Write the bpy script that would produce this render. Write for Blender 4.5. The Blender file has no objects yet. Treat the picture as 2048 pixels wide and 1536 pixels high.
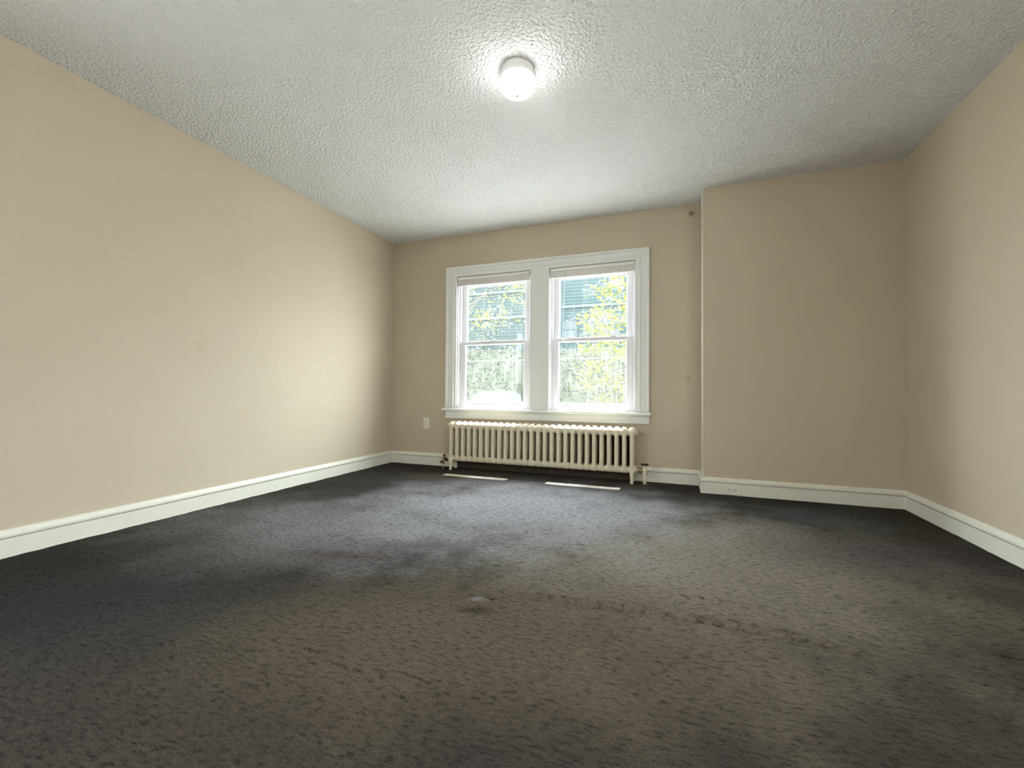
import bpy, bmesh, math, random
import numpy as np
from mathutils import Vector, Matrix
sc = bpy.context.scene
COL = sc.collection
PI = math.pi
random.seed(7)

# ---------------------------------------------------------------- measures (metres)
H = 2.55                     # ceiling height
D = 4.237                    # face of the window wall
XL, XR = -3.067, 1.592       # side walls
XB, DB = 0.242, 3.941        # boxed-out wall beside the window wall
YF = -1.9                    # wall behind the camera
BT = 0.022                   # baseboard thickness

# ---------------------------------------------------------------- camera
f, yaw, pitch, roll = 863.39, -0.35591, 0.01710, 0.00742
F = Vector((math.sin(yaw)*math.cos(pitch), math.cos(yaw)*math.cos(pitch), math.sin(pitch)))
R = Vector((math.cos(yaw), -math.sin(yaw), 0)); U = R.cross(F)
R2 = math.cos(roll)*R + math.sin(roll)*U; U2 = -math.sin(roll)*R + math.cos(roll)*U
cd = bpy.data.cameras.new('camera'); cam = bpy.data.objects.new('camera', cd); COL.objects.link(cam)
m = Matrix((R2, U2, -F)).transposed().to_4x4(); m.translation = (0, 0, 0.8303)
cam.matrix_world = m
cd.sensor_width = 36; cd.lens = f/2048*36; cd.clip_start = 0.02; cd.clip_end = 500
sc.camera = cam

# ---------------------------------------------------------------- exposure, sky, sun
sc.view_settings.view_transform = 'Standard'
sc.view_settings.look = 'None'
sc.view_settings.gamma = 1
sc.view_settings.exposure = 1.12
try: sc.view_settings.use_curve_mapping = False
except Exception: pass

wd = bpy.data.worlds.new('sky'); sc.world = wd; wd.use_nodes = True
nt = wd.node_tree; nt.nodes.clear()
wo = nt.nodes.new('ShaderNodeOutputWorld'); bg = nt.nodes.new('ShaderNodeBackground')
tc = nt.nodes.new('ShaderNodeTexCoord'); sp = nt.nodes.new('ShaderNodeSeparateXYZ')
rp = nt.nodes.new('ShaderNodeValToRGB')
rp.color_ramp.elements[0].position = 0.0; rp.color_ramp.elements[0].color = (0.42, 0.44, 0.45, 1)
rp.color_ramp.elements[1].position = 0.45; rp.color_ramp.elements[1].color = (0.90, 0.96, 1.0, 1)
nt.links.new(tc.outputs['Generated'], sp.inputs[0]); nt.links.new(sp.outputs['Z'], rp.inputs[0])
nt.links.new(rp.outputs[0], bg.inputs[0]); bg.inputs[1].default_value = 17.0
nt.links.new(bg.outputs[0], wo.inputs[0])

sd = bpy.data.lights.new('sun', 'SUN'); so = bpy.data.objects.new('sun', sd); COL.objects.link(so)
sd.energy = 20; sd.angle = 0.0093; sd.color = (1.0, 0.95, 0.86)
sundir = Vector((0.0, 1.0, 2.335)).normalized()            # towards the sun
so.rotation_euler = sundir.to_track_quat('Z', 'Y').to_euler(); so.location = (0, 12, 14)

def portal(name, loc, normal, sx, sy):
    l = bpy.data.lights.new(name, 'AREA'); o = bpy.data.objects.new(name, l); COL.objects.link(o)
    l.shape = 'RECTANGLE'; l.size = sx; l.size_y = sy; l.cycles.is_portal = True
    o.location = loc
    o.rotation_euler = (-Vector(normal)).to_track_quat('Z', 'Y').to_euler()
portal('window_portal', (-1.7975, D+0.225, 1.36), (0, -1, 0), 0.86, 1.46)
portal('window_portal', (-0.7515, D+0.225, 1.36), (0, -1, 0), 0.86, 1.46)
FILL_SIDE = [(XR, 1, -1.2, 0.25, 0.95, 2.15), (XL, -1, -1.2, 0.15, 0.95, 2.15)]      # two unseen windows added behind the camera for fill light: wall x, outward, y0, y1, z0, z1
for X_, s_, a_, b_, c_, d_ in FILL_SIDE: portal('window_portal', (X_+s_*0.17, (a_+b_)/2, (c_+d_)/2), (-s_, 0, 0), d_-c_, b_-a_)

# ---------------------------------------------------------------- helpers
def new_mat(name):
    m = bpy.data.materials.new(name); m.use_nodes = True
    n = m.node_tree; n.nodes.clear()
    return m, n, n.nodes, n.links
def mat(name, col, rough=0.6, metal=0.0, bump=0.0, bscale=80, var=0.0, vscale=6, spec=0.4, coat=0, emit=None, estr=0, bdist=0.002):
    m, n, N, L = new_mat(name)
    o = N.new('ShaderNodeOutputMaterial'); b = N.new('ShaderNodeBsdfPrincipled'); L.new(b.outputs[0], o.inputs[0])
    b.inputs['Base Color'].default_value = (*col, 1); b.inputs['Roughness'].default_value = rough
    b.inputs['Metallic'].default_value = metal; b.inputs['Specular IOR Level'].default_value = spec
    b.inputs['Coat Weight'].default_value = coat
    t = N.new('ShaderNodeTexCoord')
    if var:
        z = N.new('ShaderNodeTexNoise'); z.inputs['Scale'].default_value = vscale; z.inputs['Detail'].default_value = 5
        L.new(t.outputs['Object'], z.inputs['Vector'])
        x = N.new('ShaderNodeMix'); x.data_type = 'RGBA'
        x.inputs[6].default_value = (*[c*(1-var) for c in col], 1); x.inputs[7].default_value = (*[min(1, c*(1+var)) for c in col], 1)
        L.new(z.outputs['Fac'], x.inputs[0]); L.new(x.outputs[2], b.inputs['Base Color'])
    if bump:
        z = N.new('ShaderNodeTexNoise'); z.inputs['Scale'].default_value = bscale; z.inputs['Detail'].default_value = 3
        L.new(t.outputs['Object'], z.inputs['Vector'])
        bp = N.new('ShaderNodeBump'); bp.inputs['Strength'].default_value = bump; bp.inputs['Distance'].default_value = bdist
        L.new(z.outputs['Fac'], bp.inputs['Height']); L.new(bp.outputs[0], b.inputs['Normal'])
    if emit:
        b.inputs['Emission Color'].default_value = (*emit, 1); b.inputs['Emission Strength'].default_value = estr
    return m

def tag(o, label=None, cat=None, group=None, kind=None):
    if label: o['label'] = label
    if cat: o['category'] = cat
    if group: o['group'] = group
    if kind: o['kind'] = kind
    return o
def empty(name, loc, label=None, cat=None, group=None, kind=None):
    o = bpy.data.objects.new(name, None); COL.objects.link(o); o.location = loc
    o.empty_display_size = 0.1
    return tag(o, label, cat, group, kind)
def root_loc(p):
    v = Vector((0, 0, 0))
    while p is not None:
        v += p.location; p = p.parent
    return v
def obj(name, bm, m, parent=None, smooth=False, bevel=0, segs=2, weld=True):
    """bm is in world coordinates; moved into the parent's frame"""
    me = bpy.data.meshes.new(name)
    if weld: bmesh.ops.remove_doubles(bm, verts=bm.verts, dist=1e-6)
    o = bpy.data.objects.new(name, me); COL.objects.link(o)
    if parent is not None:
        off = root_loc(parent); bmesh.ops.translate(bm, verts=bm.verts, vec=-off); o.parent = parent
    bm.to_mesh(me); bm.free()
    me.materials.append(m)
    if smooth:
        me.polygons.foreach_set('use_smooth', [True]*len(me.polygons))
    if bevel:
        md = o.modifiers.new('bevel', 'BEVEL'); md.width = bevel; md.segments = segs; md.limit_method = 'ANGLE'
    return o
def struct(name, bm, m, parent=None, **k):
    o = obj(name, bm, m, parent, **k)
    if parent is None: o['kind'] = 'structure'
    return o
def B():
    return bmesh.new()
def box(bm, x0, x1, y0, y1, z0, z1):
    v = [bm.verts.new((x, y, z)) for x in (x0, x1) for y in (y0, y1) for z in (z0, z1)]
    for q in ((0,1,3,2),(4,6,7,5),(0,4,5,1),(2,3,7,6),(0,2,6,4),(1,5,7,3)):
        bm.faces.new([v[i] for i in q])
    return bm
def tube(bm, pts, r, n=12, cap=True, r2=None, closed=False):
    """tube along points; r may be a list; r2 = second radius across (list or None)"""
    pts = [Vector(p) for p in pts]; k = len(pts)
    rs = r if isinstance(r, (list, tuple)) else [r]*k
    rings = []; ref = None
    for i, p in enumerate(pts):
        if closed: t = pts[(i+1) % k]-pts[i-1]
        elif i == 0: t = pts[1]-pts[0]
        elif i == k-1: t = pts[-1]-pts[-2]
        else: t = pts[i+1]-pts[i-1]
        t.normalize()
        if ref is None:
            ref = Vector((1, 0, 0)) if abs(t.x) < 0.9 else Vector((0, 0, 1))
        a = (ref - t*ref.dot(t)).normalized(); b = t.cross(a)
        ref = a
        ra = rs[i]; rb = rs[i] if r2 is None else (r2[i] if isinstance(r2, (list, tuple)) else r2)
        rings.append([bm.verts.new(p + a*ra*math.cos(2*PI*j/n) + b*rb*math.sin(2*PI*j/n)) for j in range(n)])
    for i in range(k if closed else k-1):
        A, C = rings[i], rings[(i+1) % k]
        for j in range(n): bm.faces.new((A[j], A[(j+1) % n], C[(j+1) % n], C[j]))
    if cap and not closed:
        bm.faces.new(rings[0][::-1]); bm.faces.new(rings[-1])
    return bm
def lathe(bm, prof, c, axis='Z', n=32):
    """prof = [(r, h)...] around the axis through c"""
    rings = []
    for r, h in prof:
        if r < 1e-6:
            q = {'Z': (0, 0, h), 'X': (h, 0, 0), 'Y': (0, h, 0)}[axis]
            rings.append([bm.verts.new(Vector(c)+Vector(q))]); continue
        ring = []
        for j in range(n):
            a, b = r*math.cos(2*PI*j/n), r*math.sin(2*PI*j/n)
            q = {'Z': (a, b, h), 'X': (h, a, b), 'Y': (b, h, a)}[axis]
            ring.append(bm.verts.new(Vector(c)+Vector(q)))
        rings.append(ring)
    for A, C in zip(rings, rings[1:]):
        if len(A) == 1 and len(C) == 1: continue
        for j in range(n):
            if len(A) == 1: bm.faces.new((A[0], C[j], C[(j+1) % n]))
            elif len(C) == 1: bm.faces.new((A[j], A[(j+1) % n], C[0]))
            else: bm.faces.new((A[j], A[(j+1) % n], C[(j+1) % n], C[j]))
    if len(rings[0]) > 1: bm.faces.new(rings[0][::-1])
    if len(rings[-1]) > 1: bm.faces.new(rings[-1])
    bmesh.ops.recalc_face_normals(bm, faces=bm.faces)
    return bm
def sweep(bm, prof, path, up=False):
    """extrude a closed profile [(out, z)] along a horizontal path of (x, y, nx, ny): corner points with offset directions"""
    rings = []
    for (x, y, nx, ny) in path:
        rings.append([bm.verts.new((x+nx*o, y+ny*o, z)) for o, z in prof])
    n = len(prof)
    for A, C in zip(rings, rings[1:]):
        for j in range(n): bm.faces.new((A[j], A[(j+1) % n], C[(j+1) % n], C[j]))
    bm.faces.new(rings[0]); bm.faces.new(rings[-1][::-1])
    bmesh.ops.recalc_face_normals(bm, faces=bm.faces)
    return bm

# ---------------------------------------------------------------- materials
def wall_material(name, spots=()):
    m, n, N, L = new_mat(name)
    o = N.new('ShaderNodeOutputMaterial'); b = N.new('ShaderNodeBsdfPrincipled'); L.new(b.outputs[0], o.inputs[0])
    b.inputs['Roughness'].default_value = 0.62; b.inputs['Specular IOR Level'].default_value = 0.3
    g = N.new('ShaderNodeNewGeometry')
    z = N.new('ShaderNodeTexNoise'); z.inputs['Scale'].default_value = 1.1; z.inputs['Detail'].default_value = 4
    L.new(g.outputs['Position'], z.inputs['Vector'])
    x = N.new('ShaderNodeMix'); x.data_type = 'RGBA'
    x.inputs[6].default_value = (0.535, 0.460, 0.345, 1); x.inputs[7].default_value = (0.585, 0.507, 0.388, 1)
    L.new(z.outputs['Fac'], x.inputs[0])
    last = x.outputs[2]
    for (c, r, col, amt, soft) in spots:          # hand marks and holes in the paint
        dv = N.new('ShaderNodeVectorMath'); dv.operation = 'SUBTRACT'; dv.inputs[1].default_value = c
        L.new(g.outputs['Position'], dv.inputs[0])
        zz = N.new('ShaderNodeTexNoise'); zz.inputs['Scale'].default_value = 0.7/r; L.new(g.outputs['Position'], zz.inputs['Vector'])
        ln = N.new('ShaderNodeVectorMath'); ln.operation = 'LENGTH'; L.new(dv.outputs[0], ln.inputs[0])
        ad = N.new('ShaderNodeMath'); ad.operation = 'MULTIPLY_ADD'; ad.inputs[1].default_value = r*1.4; L.new(zz.outputs['Fac'], ad.inputs[0]); L.new(ln.outputs['Value'], ad.inputs[2])
        mr = N.new('ShaderNodeMapRange'); mr.inputs['From Min'].default_value = r*(1.7-soft); mr.inputs['From Max'].default_value = r*1.7
        mr.inputs['To Min'].default_value = amt; mr.inputs['To Max'].default_value = 0; L.new(ad.outputs[0], mr.inputs['Value'])
        y = N.new('ShaderNodeMix'); y.data_type = 'RGBA'; y.inputs[7].default_value = (*col, 1)
        L.new(last, y.inputs[6]); L.new(mr.outputs[0], y.inputs[0]); last = y.outputs[2]
    L.new(last, b.inputs['Base Color'])
    z2 = N.new('ShaderNodeTexNoise'); z2.inputs['Scale'].default_value = 150; z2.inputs['Detail'].default_value = 3
    L.new(g.outputs['Position'], z2.inputs['Vector'])
    z3 = N.new('ShaderNodeTexNoise'); z3.inputs['Scale'].default_value = 7; z3.inputs['Detail'].default_value = 3
    L.new(g.outputs['Position'], z3.inputs['Vector'])
    bp0 = N.new('ShaderNodeBump'); bp0.inputs['Strength'].default_value = 0.25; bp0.inputs['Distance'].default_value = 0.012
    L.new(z3.outputs['Fac'], bp0.inputs['Height'])
    bp = N.new('ShaderNodeBump'); bp.inputs['Strength'].default_value = 0.45; bp.inputs['Distance'].default_value = 0.0015
    L.new(z2.outputs['Fac'], bp.inputs['Height']); L.new(bp0.outputs[0], bp.inputs['Normal']); L.new(bp.outputs[0], b.inputs['Normal'])
    return m
M = {}
M['wall'] = wall_material('beige_paint')
M['wall_back'] = wall_material('beige_paint_marked', [
    ((0.162, D, 2.467), 0.035, (0.10, 0.07, 0.03), 0.75, 0.9), ((0.128, D, 0.959), 0.04, (0.30, 0.25, 0.17), 0.6, 1.2),
    ((-1.36, D, 2.27), 0.008, (0.2, 0.16, 0.12), 0.8, 0.8)])
M['wall_left'] = wall_material('beige_paint_smudged', [((XL, 2.05, 1.12), 0.06, (0.42, 0.33, 0.22), 0.35, 1.3), ((XL, 2.35, 0.62), 0.10, (0.47, 0.38, 0.25), 0.3, 1.3)])
M['trim'] = mat('cream_gloss_trim', (0.76, 0.75, 0.66), 0.33, bump=0.15, bscale=45, var=0.05, vscale=9)
M['casing'] = mat('white_gloss_casing', (0.79, 0.80, 0.785), 0.35, bump=0.12, bscale=40, var=0.03, vscale=9)
M['vinyl'] = mat('white_vinyl', (0.80, 0.80, 0.83), 0.38, var=0.02)
M['blind'] = mat('white_blind_metal', (0.86, 0.84, 0.81), 0.4)
M['blind_dirty'] = mat('dusty_blind_slat', (0.90, 0.86, 0.83), 0.5, var=0.05, vscale=30)
M['wand'] = mat('clear_wand_plastic', (0.62, 0.62, 0.66), 0.2)
M['outlet'] = mat('ivory_outlet_plastic', (0.80, 0.77, 0.68), 0.35)
M['slot'] = mat('dark_slot', (0.03, 0.03, 0.028), 0.6)
M['steel'] = mat('dull_steel', (0.42, 0.41, 0.38), 0.4, metal=0.9)
M['brass'] = mat('aged_brass', (0.42, 0.33, 0.18), 0.38, metal=0.8, var=0.25, vscale=30)
M['dark_metal'] = mat('blackened_valve_metal', (0.045, 0.038, 0.03), 0.45, metal=0.5)
M['radiator'] = mat('cream_radiator_paint', (0.72, 0.655, 0.50), 0.36, bump=0.3, bscale=70, var=0.10, vscale=18, bdist=0.0015)
M['lamp_metal'] = mat('white_lamp_metal', (0.78, 0.78, 0.78), 0.3)
M['lamp_glass'] = mat('lit_opal_glass', (0.9, 0.9, 0.88), 0.25, emit=(1.0, 0.98, 0.93), estr=8.5)
M['finial'] = mat('lamp_finial', (0.35, 0.33, 0.24), 0.4, metal=0.4)
M['paper'] = mat('white_paper', (0.9, 0.9, 0.88), 0.7)

def ceiling_material():
    m, n, N, L = new_mat('white_stipple_ceiling')
    o = N.new('ShaderNodeOutputMaterial'); b = N.new('ShaderNodeBsdfPrincipled'); L.new(b.outputs[0], o.inputs[0])
    b.inputs['Base Color'].default_value = (0.845, 0.855, 0.87, 1); b.inputs['Roughness'].default_value = 0.8; b.inputs['Specular IOR Level'].default_value = 0.2
    g = N.new('ShaderNodeNewGeometry')
    w = N.new('ShaderNodeTexNoise'); w.inputs['Scale'].default_value = 40; w.inputs['Detail'].default_value = 2; L.new(g.outputs['Position'], w.inputs['Vector'])
    mx = N.new('ShaderNodeVectorMath'); mx.operation = 'MULTIPLY_ADD'; mx.inputs[1].default_value = (0.012, 0.012, 0.012)
    L.new(w.outputs['Color'], mx.inputs[0]); L.new(g.outputs['Position'], mx.inputs[2])
    v = N.new('ShaderNodeTexVoronoi'); v.feature = 'SMOOTH_F1'; v.inputs['Scale'].default_value = 62; v.inputs['Smoothness'].default_value = 0.6; L.new(mx.outputs[0], v.inputs['Vector'])
    z = N.new('ShaderNodeTexNoise'); z.inputs['Scale'].default_value = 95; z.inputs['Detail'].default_value = 4; z.inputs['Roughness'].default_value = 0.6; L.new(mx.outputs[0], z.inputs['Vector'])
    s = N.new('ShaderNodeMath'); s.operation = 'MULTIPLY_ADD'; s.inputs[1].default_value = 1.3; L.new(v.outputs['Distance'], s.inputs[0]); L.new(z.outputs['Fac'], s.inputs[2])
    bp = N.new('ShaderNodeBump'); bp.inputs['Strength'].default_value = 1.0; bp.inputs['Distance'].default_value = 0.0115
    L.new(s.outputs[0], bp.inputs['Height'])
    z3 = N.new('ShaderNodeTexNoise'); z3.inputs['Scale'].default_value = 3.0; L.new(g.outputs['Position'], z3.inputs['Vector'])
    b0 = N.new('ShaderNodeBump'); b0.inputs['Strength'].default_value = 0.15; b0.inputs['Distance'].default_value = 0.03; L.new(z3.outputs['Fac'], b0.inputs['Height'])
    L.new(b0.outputs[0], bp.inputs['Normal']); L.new(bp.outputs[0], b.inputs['Normal'])
    return m
M['ceiling'] = ceiling_material()

def carpet_material():
    m, n, N, L = new_mat('worn_grey_carpet')
    o = N.new('ShaderNodeOutputMaterial'); b = N.new('ShaderNodeBsdfPrincipled'); L.new(b.outputs[0], o.inputs[0])
    b.inputs['Roughness'].default_value = 0.95; b.inputs['Specular IOR Level'].default_value = 0.06
    b.inputs['Sheen Weight'].default_value = 0.03; b.inputs['Sheen Roughness'].default_value = 0.45
    b.inputs['Sheen Tint'].default_value = (0.85, 0.88, 1.0, 1)
    g = N.new('ShaderNodeNewGeometry'); P = g.outputs['Position']
    def noise(scale, detail=4, vec=P, rough=0.55, st=None):
        if st:
            mp = N.new('ShaderNodeMapping'); mp.inputs['Scale'].default_value = st; mp.inputs['Rotation'].default_value = (0, 0, 0.25)
            L.new(vec, mp.inputs['Vector']); vec = mp.outputs[0]
        z = N.new('ShaderNodeTexNoise'); z.inputs['Scale'].default_value = scale; z.inputs['Detail'].default_value = detail; z.inputs['Roughness'].default_value = rough
        L.new(vec, z.inputs['Vector']); return z.outputs['Fac']
    def ramp(v, a, c):
        r = N.new('ShaderNodeMapRange'); r.interpolation_type = 'SMOOTHSTEP'; r.inputs['From Min'].default_value = a; r.inputs['From Max'].default_value = c; L.new(v, r.inputs['Value']); return r.outputs[0]
    def mix(fac, A, C, amt=1.0):
        x = N.new('ShaderNodeMix'); x.data_type = 'RGBA'
        if amt != 1.0:
            q = N.new('ShaderNodeMath'); q.operation = 'MULTIPLY'; q.inputs[1].default_value = amt; L.new(fac, q.inputs[0]); fac = q.outputs[0]
        L.new(fac, x.inputs[0])
        for s, c in ((6, A), (7, C)):
            if isinstance(c, tuple): x.inputs[s].default_value = (*c, 1)
            else: L.new(c, x.inputs[s])
        return x.outputs[2]
    col = mix(ramp(noise(0.9, 5), 0.35, 0.65), CARPET[0], CARPET[1])
    col = mix(ramp(noise(1.7, 6, st=(0.5, 1.4, 1)), 0.52, 0.72), col, CARPET[2], 0.6)
    # worn brown pile, plus window brightness and foreground darkness put into the colour
    def blob(cx, cy, rx, ry, a=0.25):
        mp = N.new('ShaderNodeMapping'); mp.vector_type = 'TEXTURE'; mp.inputs['Location'].default_value = (cx, cy, 0); mp.inputs['Scale'].default_value = (rx, ry, 1)
        mp.inputs['Rotation'].default_value = (0, 0, a)
        L.new(P, mp.inputs['Vector'])
        ln = N.new('ShaderNodeVectorMath'); ln.operation = 'LENGTH'; L.new(mp.outputs[0], ln.inputs[0])
        ad = N.new('ShaderNodeMath'); ad.operation = 'MULTIPLY_ADD'; ad.inputs[1].default_value = 1.1
        L.new(noise(2.6, 5), ad.inputs[0]); L.new(ln.outputs['Value'], ad.inputs[2])
        r = N.new('ShaderNodeMapRange'); r.interpolation_type = 'SMOOTHSTEP'; r.inputs['From Min'].default_value = 0.75; r.inputs['From Max'].default_value = 1.7
        r.inputs['To Min'].default_value = 1; r.inputs['To Max'].default_value = 0; L.new(ad.outputs[0], r.inputs['Value']); return r.outputs[0]
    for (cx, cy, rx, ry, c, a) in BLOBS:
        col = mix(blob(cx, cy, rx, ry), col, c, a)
    # tufts: light and dark pile flecks, with shade in the gaps darkened into the colour
    fl = noise(240, 3, st=(0.5, 1.5, 1)); fl2 = noise(48, 6, st=(0.6, 1.7, 1), rough=0.72)
    hv = N.new('ShaderNodeHueSaturation'); L.new(col, hv.inputs['Color'])
    v1 = N.new('ShaderNodeMapRange'); v1.inputs['From Min'].default_value = 0.3; v1.inputs['From Max'].default_value = 0.7; v1.inputs['To Min'].default_value = 0.35; v1.inputs['To Max'].default_value = 1.65
    ms = N.new('ShaderNodeMath'); ms.operation = 'MULTIPLY_ADD'; ms.inputs[1].default_value = 0.5; L.new(fl, ms.inputs[0])
    m2 = N.new('ShaderNodeMath'); m2.operation = 'MULTIPLY'; m2.inputs[1].default_value = 0.5; L.new(fl2, m2.inputs[0]); L.new(m2.outputs[0], ms.inputs[2])
    L.new(ms.outputs[0], v1.inputs['Value']); pit = N.new('ShaderNodeMapRange'); pit.inputs['From Min'].default_value = 0.34; pit.inputs['From Max'].default_value = 0.47; pit.inputs['To Min'].default_value = 0.5; pit.inputs['To Max'].default_value = 1.08; L.new(fl2, pit.inputs['Value'])
    mv = N.new('ShaderNodeMath'); mv.operation = 'MULTIPLY'; L.new(v1.outputs[0], mv.inputs[0]); L.new(pit.outputs[0], mv.inputs[1]); L.new(mv.outputs[0], hv.inputs['Value'])
    L.new(hv.outputs[0], b.inputs['Base Color'])
    bpa = N.new('ShaderNodeBump'); bpa.inputs['Strength'].default_value = 0.9; bpa.inputs['Distance'].default_value = 0.035; L.new(fl2, bpa.inputs['Height'])
    bpb = N.new('ShaderNodeBump'); bpb.inputs['Strength'].default_value = 0.8; bpb.inputs['Distance'].default_value = 0.004; L.new(fl, bpb.inputs['Height'])
    L.new(bpa.outputs[0], bpb.inputs['Normal']); L.new(bpb.outputs[0], b.inputs['Normal'])
    return m
CARPET = [(0.043, 0.038, 0.033), (0.068, 0.056, 0.043), (0.046, 0.032, 0.027)]
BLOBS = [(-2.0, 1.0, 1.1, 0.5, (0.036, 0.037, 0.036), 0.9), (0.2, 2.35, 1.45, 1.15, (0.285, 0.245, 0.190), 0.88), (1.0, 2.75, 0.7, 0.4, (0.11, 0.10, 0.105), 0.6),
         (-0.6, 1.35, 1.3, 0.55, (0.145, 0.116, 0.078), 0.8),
         (-2.0, 2.15, 1.25, 0.8, (0.24, 0.232, 0.235), 0.88), (-0.95, 2.95, 1.5, 1.1, (0.33, 0.323, 0.345), 0.88),  # pale patches paint in the light falling off from the window
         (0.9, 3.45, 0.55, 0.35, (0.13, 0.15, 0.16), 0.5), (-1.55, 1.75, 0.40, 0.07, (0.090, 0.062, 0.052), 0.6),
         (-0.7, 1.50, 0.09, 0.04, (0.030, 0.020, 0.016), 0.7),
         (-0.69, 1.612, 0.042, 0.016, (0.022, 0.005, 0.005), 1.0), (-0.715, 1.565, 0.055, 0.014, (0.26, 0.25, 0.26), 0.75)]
M['carpet'] = carpet_material()

def glass_material():
    """window pane with a film of dirt: rain streaks running down, dull smears"""
    m, n, N, L = new_mat('dirty_window_glass')
    o = N.new('ShaderNodeOutputMaterial')
    tr = N.new('ShaderNodeBsdfTransparent'); tr.inputs[0].default_value = (0.93, 0.96, 0.95, 1)
    gl = N.new('ShaderNodeBsdfGlossy'); gl.inputs['Roughness'].default_value = 0.03
    fr = N.new('ShaderNodeFresnel'); fr.inputs[0].default_value = 1.35
    gf = N.new('ShaderNodeNewGeometry'); om = N.new('ShaderNodeMath'); om.operation = 'SUBTRACT'; om.inputs[0].default_value = 1; L.new(gf.outputs['Backfacing'], om.inputs[1])
    fm = N.new('ShaderNodeMath'); fm.operation = 'MULTIPLY'; L.new(fr.outputs[0], fm.inputs[0]); L.new(om.outputs[0], fm.inputs[1])     # reflect on entering only: a thin pane lets slanting light out again
    a = N.new('ShaderNodeMixShader'); L.new(fm.outputs[0], a.inputs[0]); L.new(tr.outputs[0], a.inputs[1]); L.new(gl.outputs[0], a.inputs[2])
    di = N.new('ShaderNodeBsdfTranslucent'); di.inputs[0].default_value = (0.85, 0.88, 0.87, 1)
    g = N.new('ShaderNodeNewGeometry')
    mp = N.new('ShaderNodeMapping'); mp.inputs['Scale'].default_value = (60, 60, 3.0); L.new(g.outputs['Position'], mp.inputs['Vector'])
    z = N.new('ShaderNodeTexNoise'); z.inputs['Scale'].default_value = 1.6; z.inputs['Detail'].default_value = 4; L.new(mp.outputs[0], z.inputs['Vector'])
    z2 = N.new('ShaderNodeTexNoise'); z2.inputs['Scale'].default_value = 4; z2.inputs['Detail'].default_value = 3; L.new(g.outputs['Position'], z2.inputs['Vector'])
    r = N.new('ShaderNodeMapRange'); r.inputs['From Min'].default_value = 0.48; r.inputs['From Max'].default_value = 0.75; r.inputs['To Min'].default_value = 0.0; r.inputs['To Max'].default_value = 0.018; L.new(z.outputs['Fac'], r.inputs['Value'])
    r2 = N.new('ShaderNodeMapRange'); r2.inputs['From Min'].default_value = 0.3; r2.inputs['From Max'].default_value = 0.7; r2.inputs['To Min'].default_value = 0.004; r2.inputs['To Max'].default_value = 0.009; L.new(z2.outputs['Fac'], r2.inputs['Value'])
    s = N.new('ShaderNodeMath'); s.operation = 'ADD'; L.new(r.outputs[0], s.inputs[0]); L.new(r2.outputs[0], s.inputs[1])
    x = N.new('ShaderNodeMixShader'); L.new(s.outputs[0], x.inputs[0]); L.new(a.outputs[0], x.inputs[1]); L.new(di.outputs[0], x.inputs[2])
    L.new(x.outputs[0], o.inputs[0])
    return m
M['glass'] = glass_material()

# ---------------------------------------------------------------- room shell
def panel(bm, axis, a0, a1, z0, z1, t0, t1, holes):
    """wall slab with rectangular holes; axis 'X' runs along x, 'Y' along y"""
    xs = sorted({a0, a1, *[h[0] for h in holes], *[h[1] for h in holes]}); zs = sorted({z0, z1, *[h[2] for h in holes], *[h[3] for h in holes]})
    for i in range(len(xs)-1):
        for k in range(len(zs)-1):
            cx, cz = (xs[i]+xs[i+1])/2, (zs[k]+zs[k+1])/2
            if any(h[0] < cx < h[1] and h[2] < cz < h[3] for h in holes): continue
            if axis == 'X': box(bm, xs[i], xs[i+1], t0, t1, zs[k], zs[k+1])
            else: box(bm, t0, t1, xs[i], xs[i+1], zs[k], zs[k+1])
    return bm
WL = (-2.225, -1.370, 0.63, 2.085); WR = (-1.175, -0.328, 0.63, 2.085)
struct('wall_back', panel(B(), 'X', XL-0.2, XB+0.02, 0, H+0.1, D, D+0.2, [WL, WR]), M['wall_back'], weld=False)
struct('wall_back_right', box(B(), XB, XR+0.2, DB, D+0.2, 0, H+0.1), M['wall'], bevel=0.004)
struct('wall_left', panel(B(), 'Y', YF-0.2, D, 0, H+0.1, XL-0.2, XL, [FILL_SIDE[1][2:]]), M['wall_left'], weld=False)
struct('wall_right', panel(B(), 'Y', YF-0.2, DB, 0, H+0.1, XR, XR+0.2, [FILL_SIDE[0][2:]]), M['wall'], weld=False)
struct('wall_front', box(B(), XL-0.2, XR+0.2, YF-0.2, YF, 0, H+0.1), M['wall'])
struct('ceiling', box(B(), XL-0.2, XR+0.2, YF-0.2, D+0.2, H, H+0.12), M['ceiling'])

struct('trim_4', box(B(), XB-0.004, XB-0.0003, DB-0.0005, DB+0.22, 0.136, H-0.001), M['trim'])      # corner guard on the boxed-out wall
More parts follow.
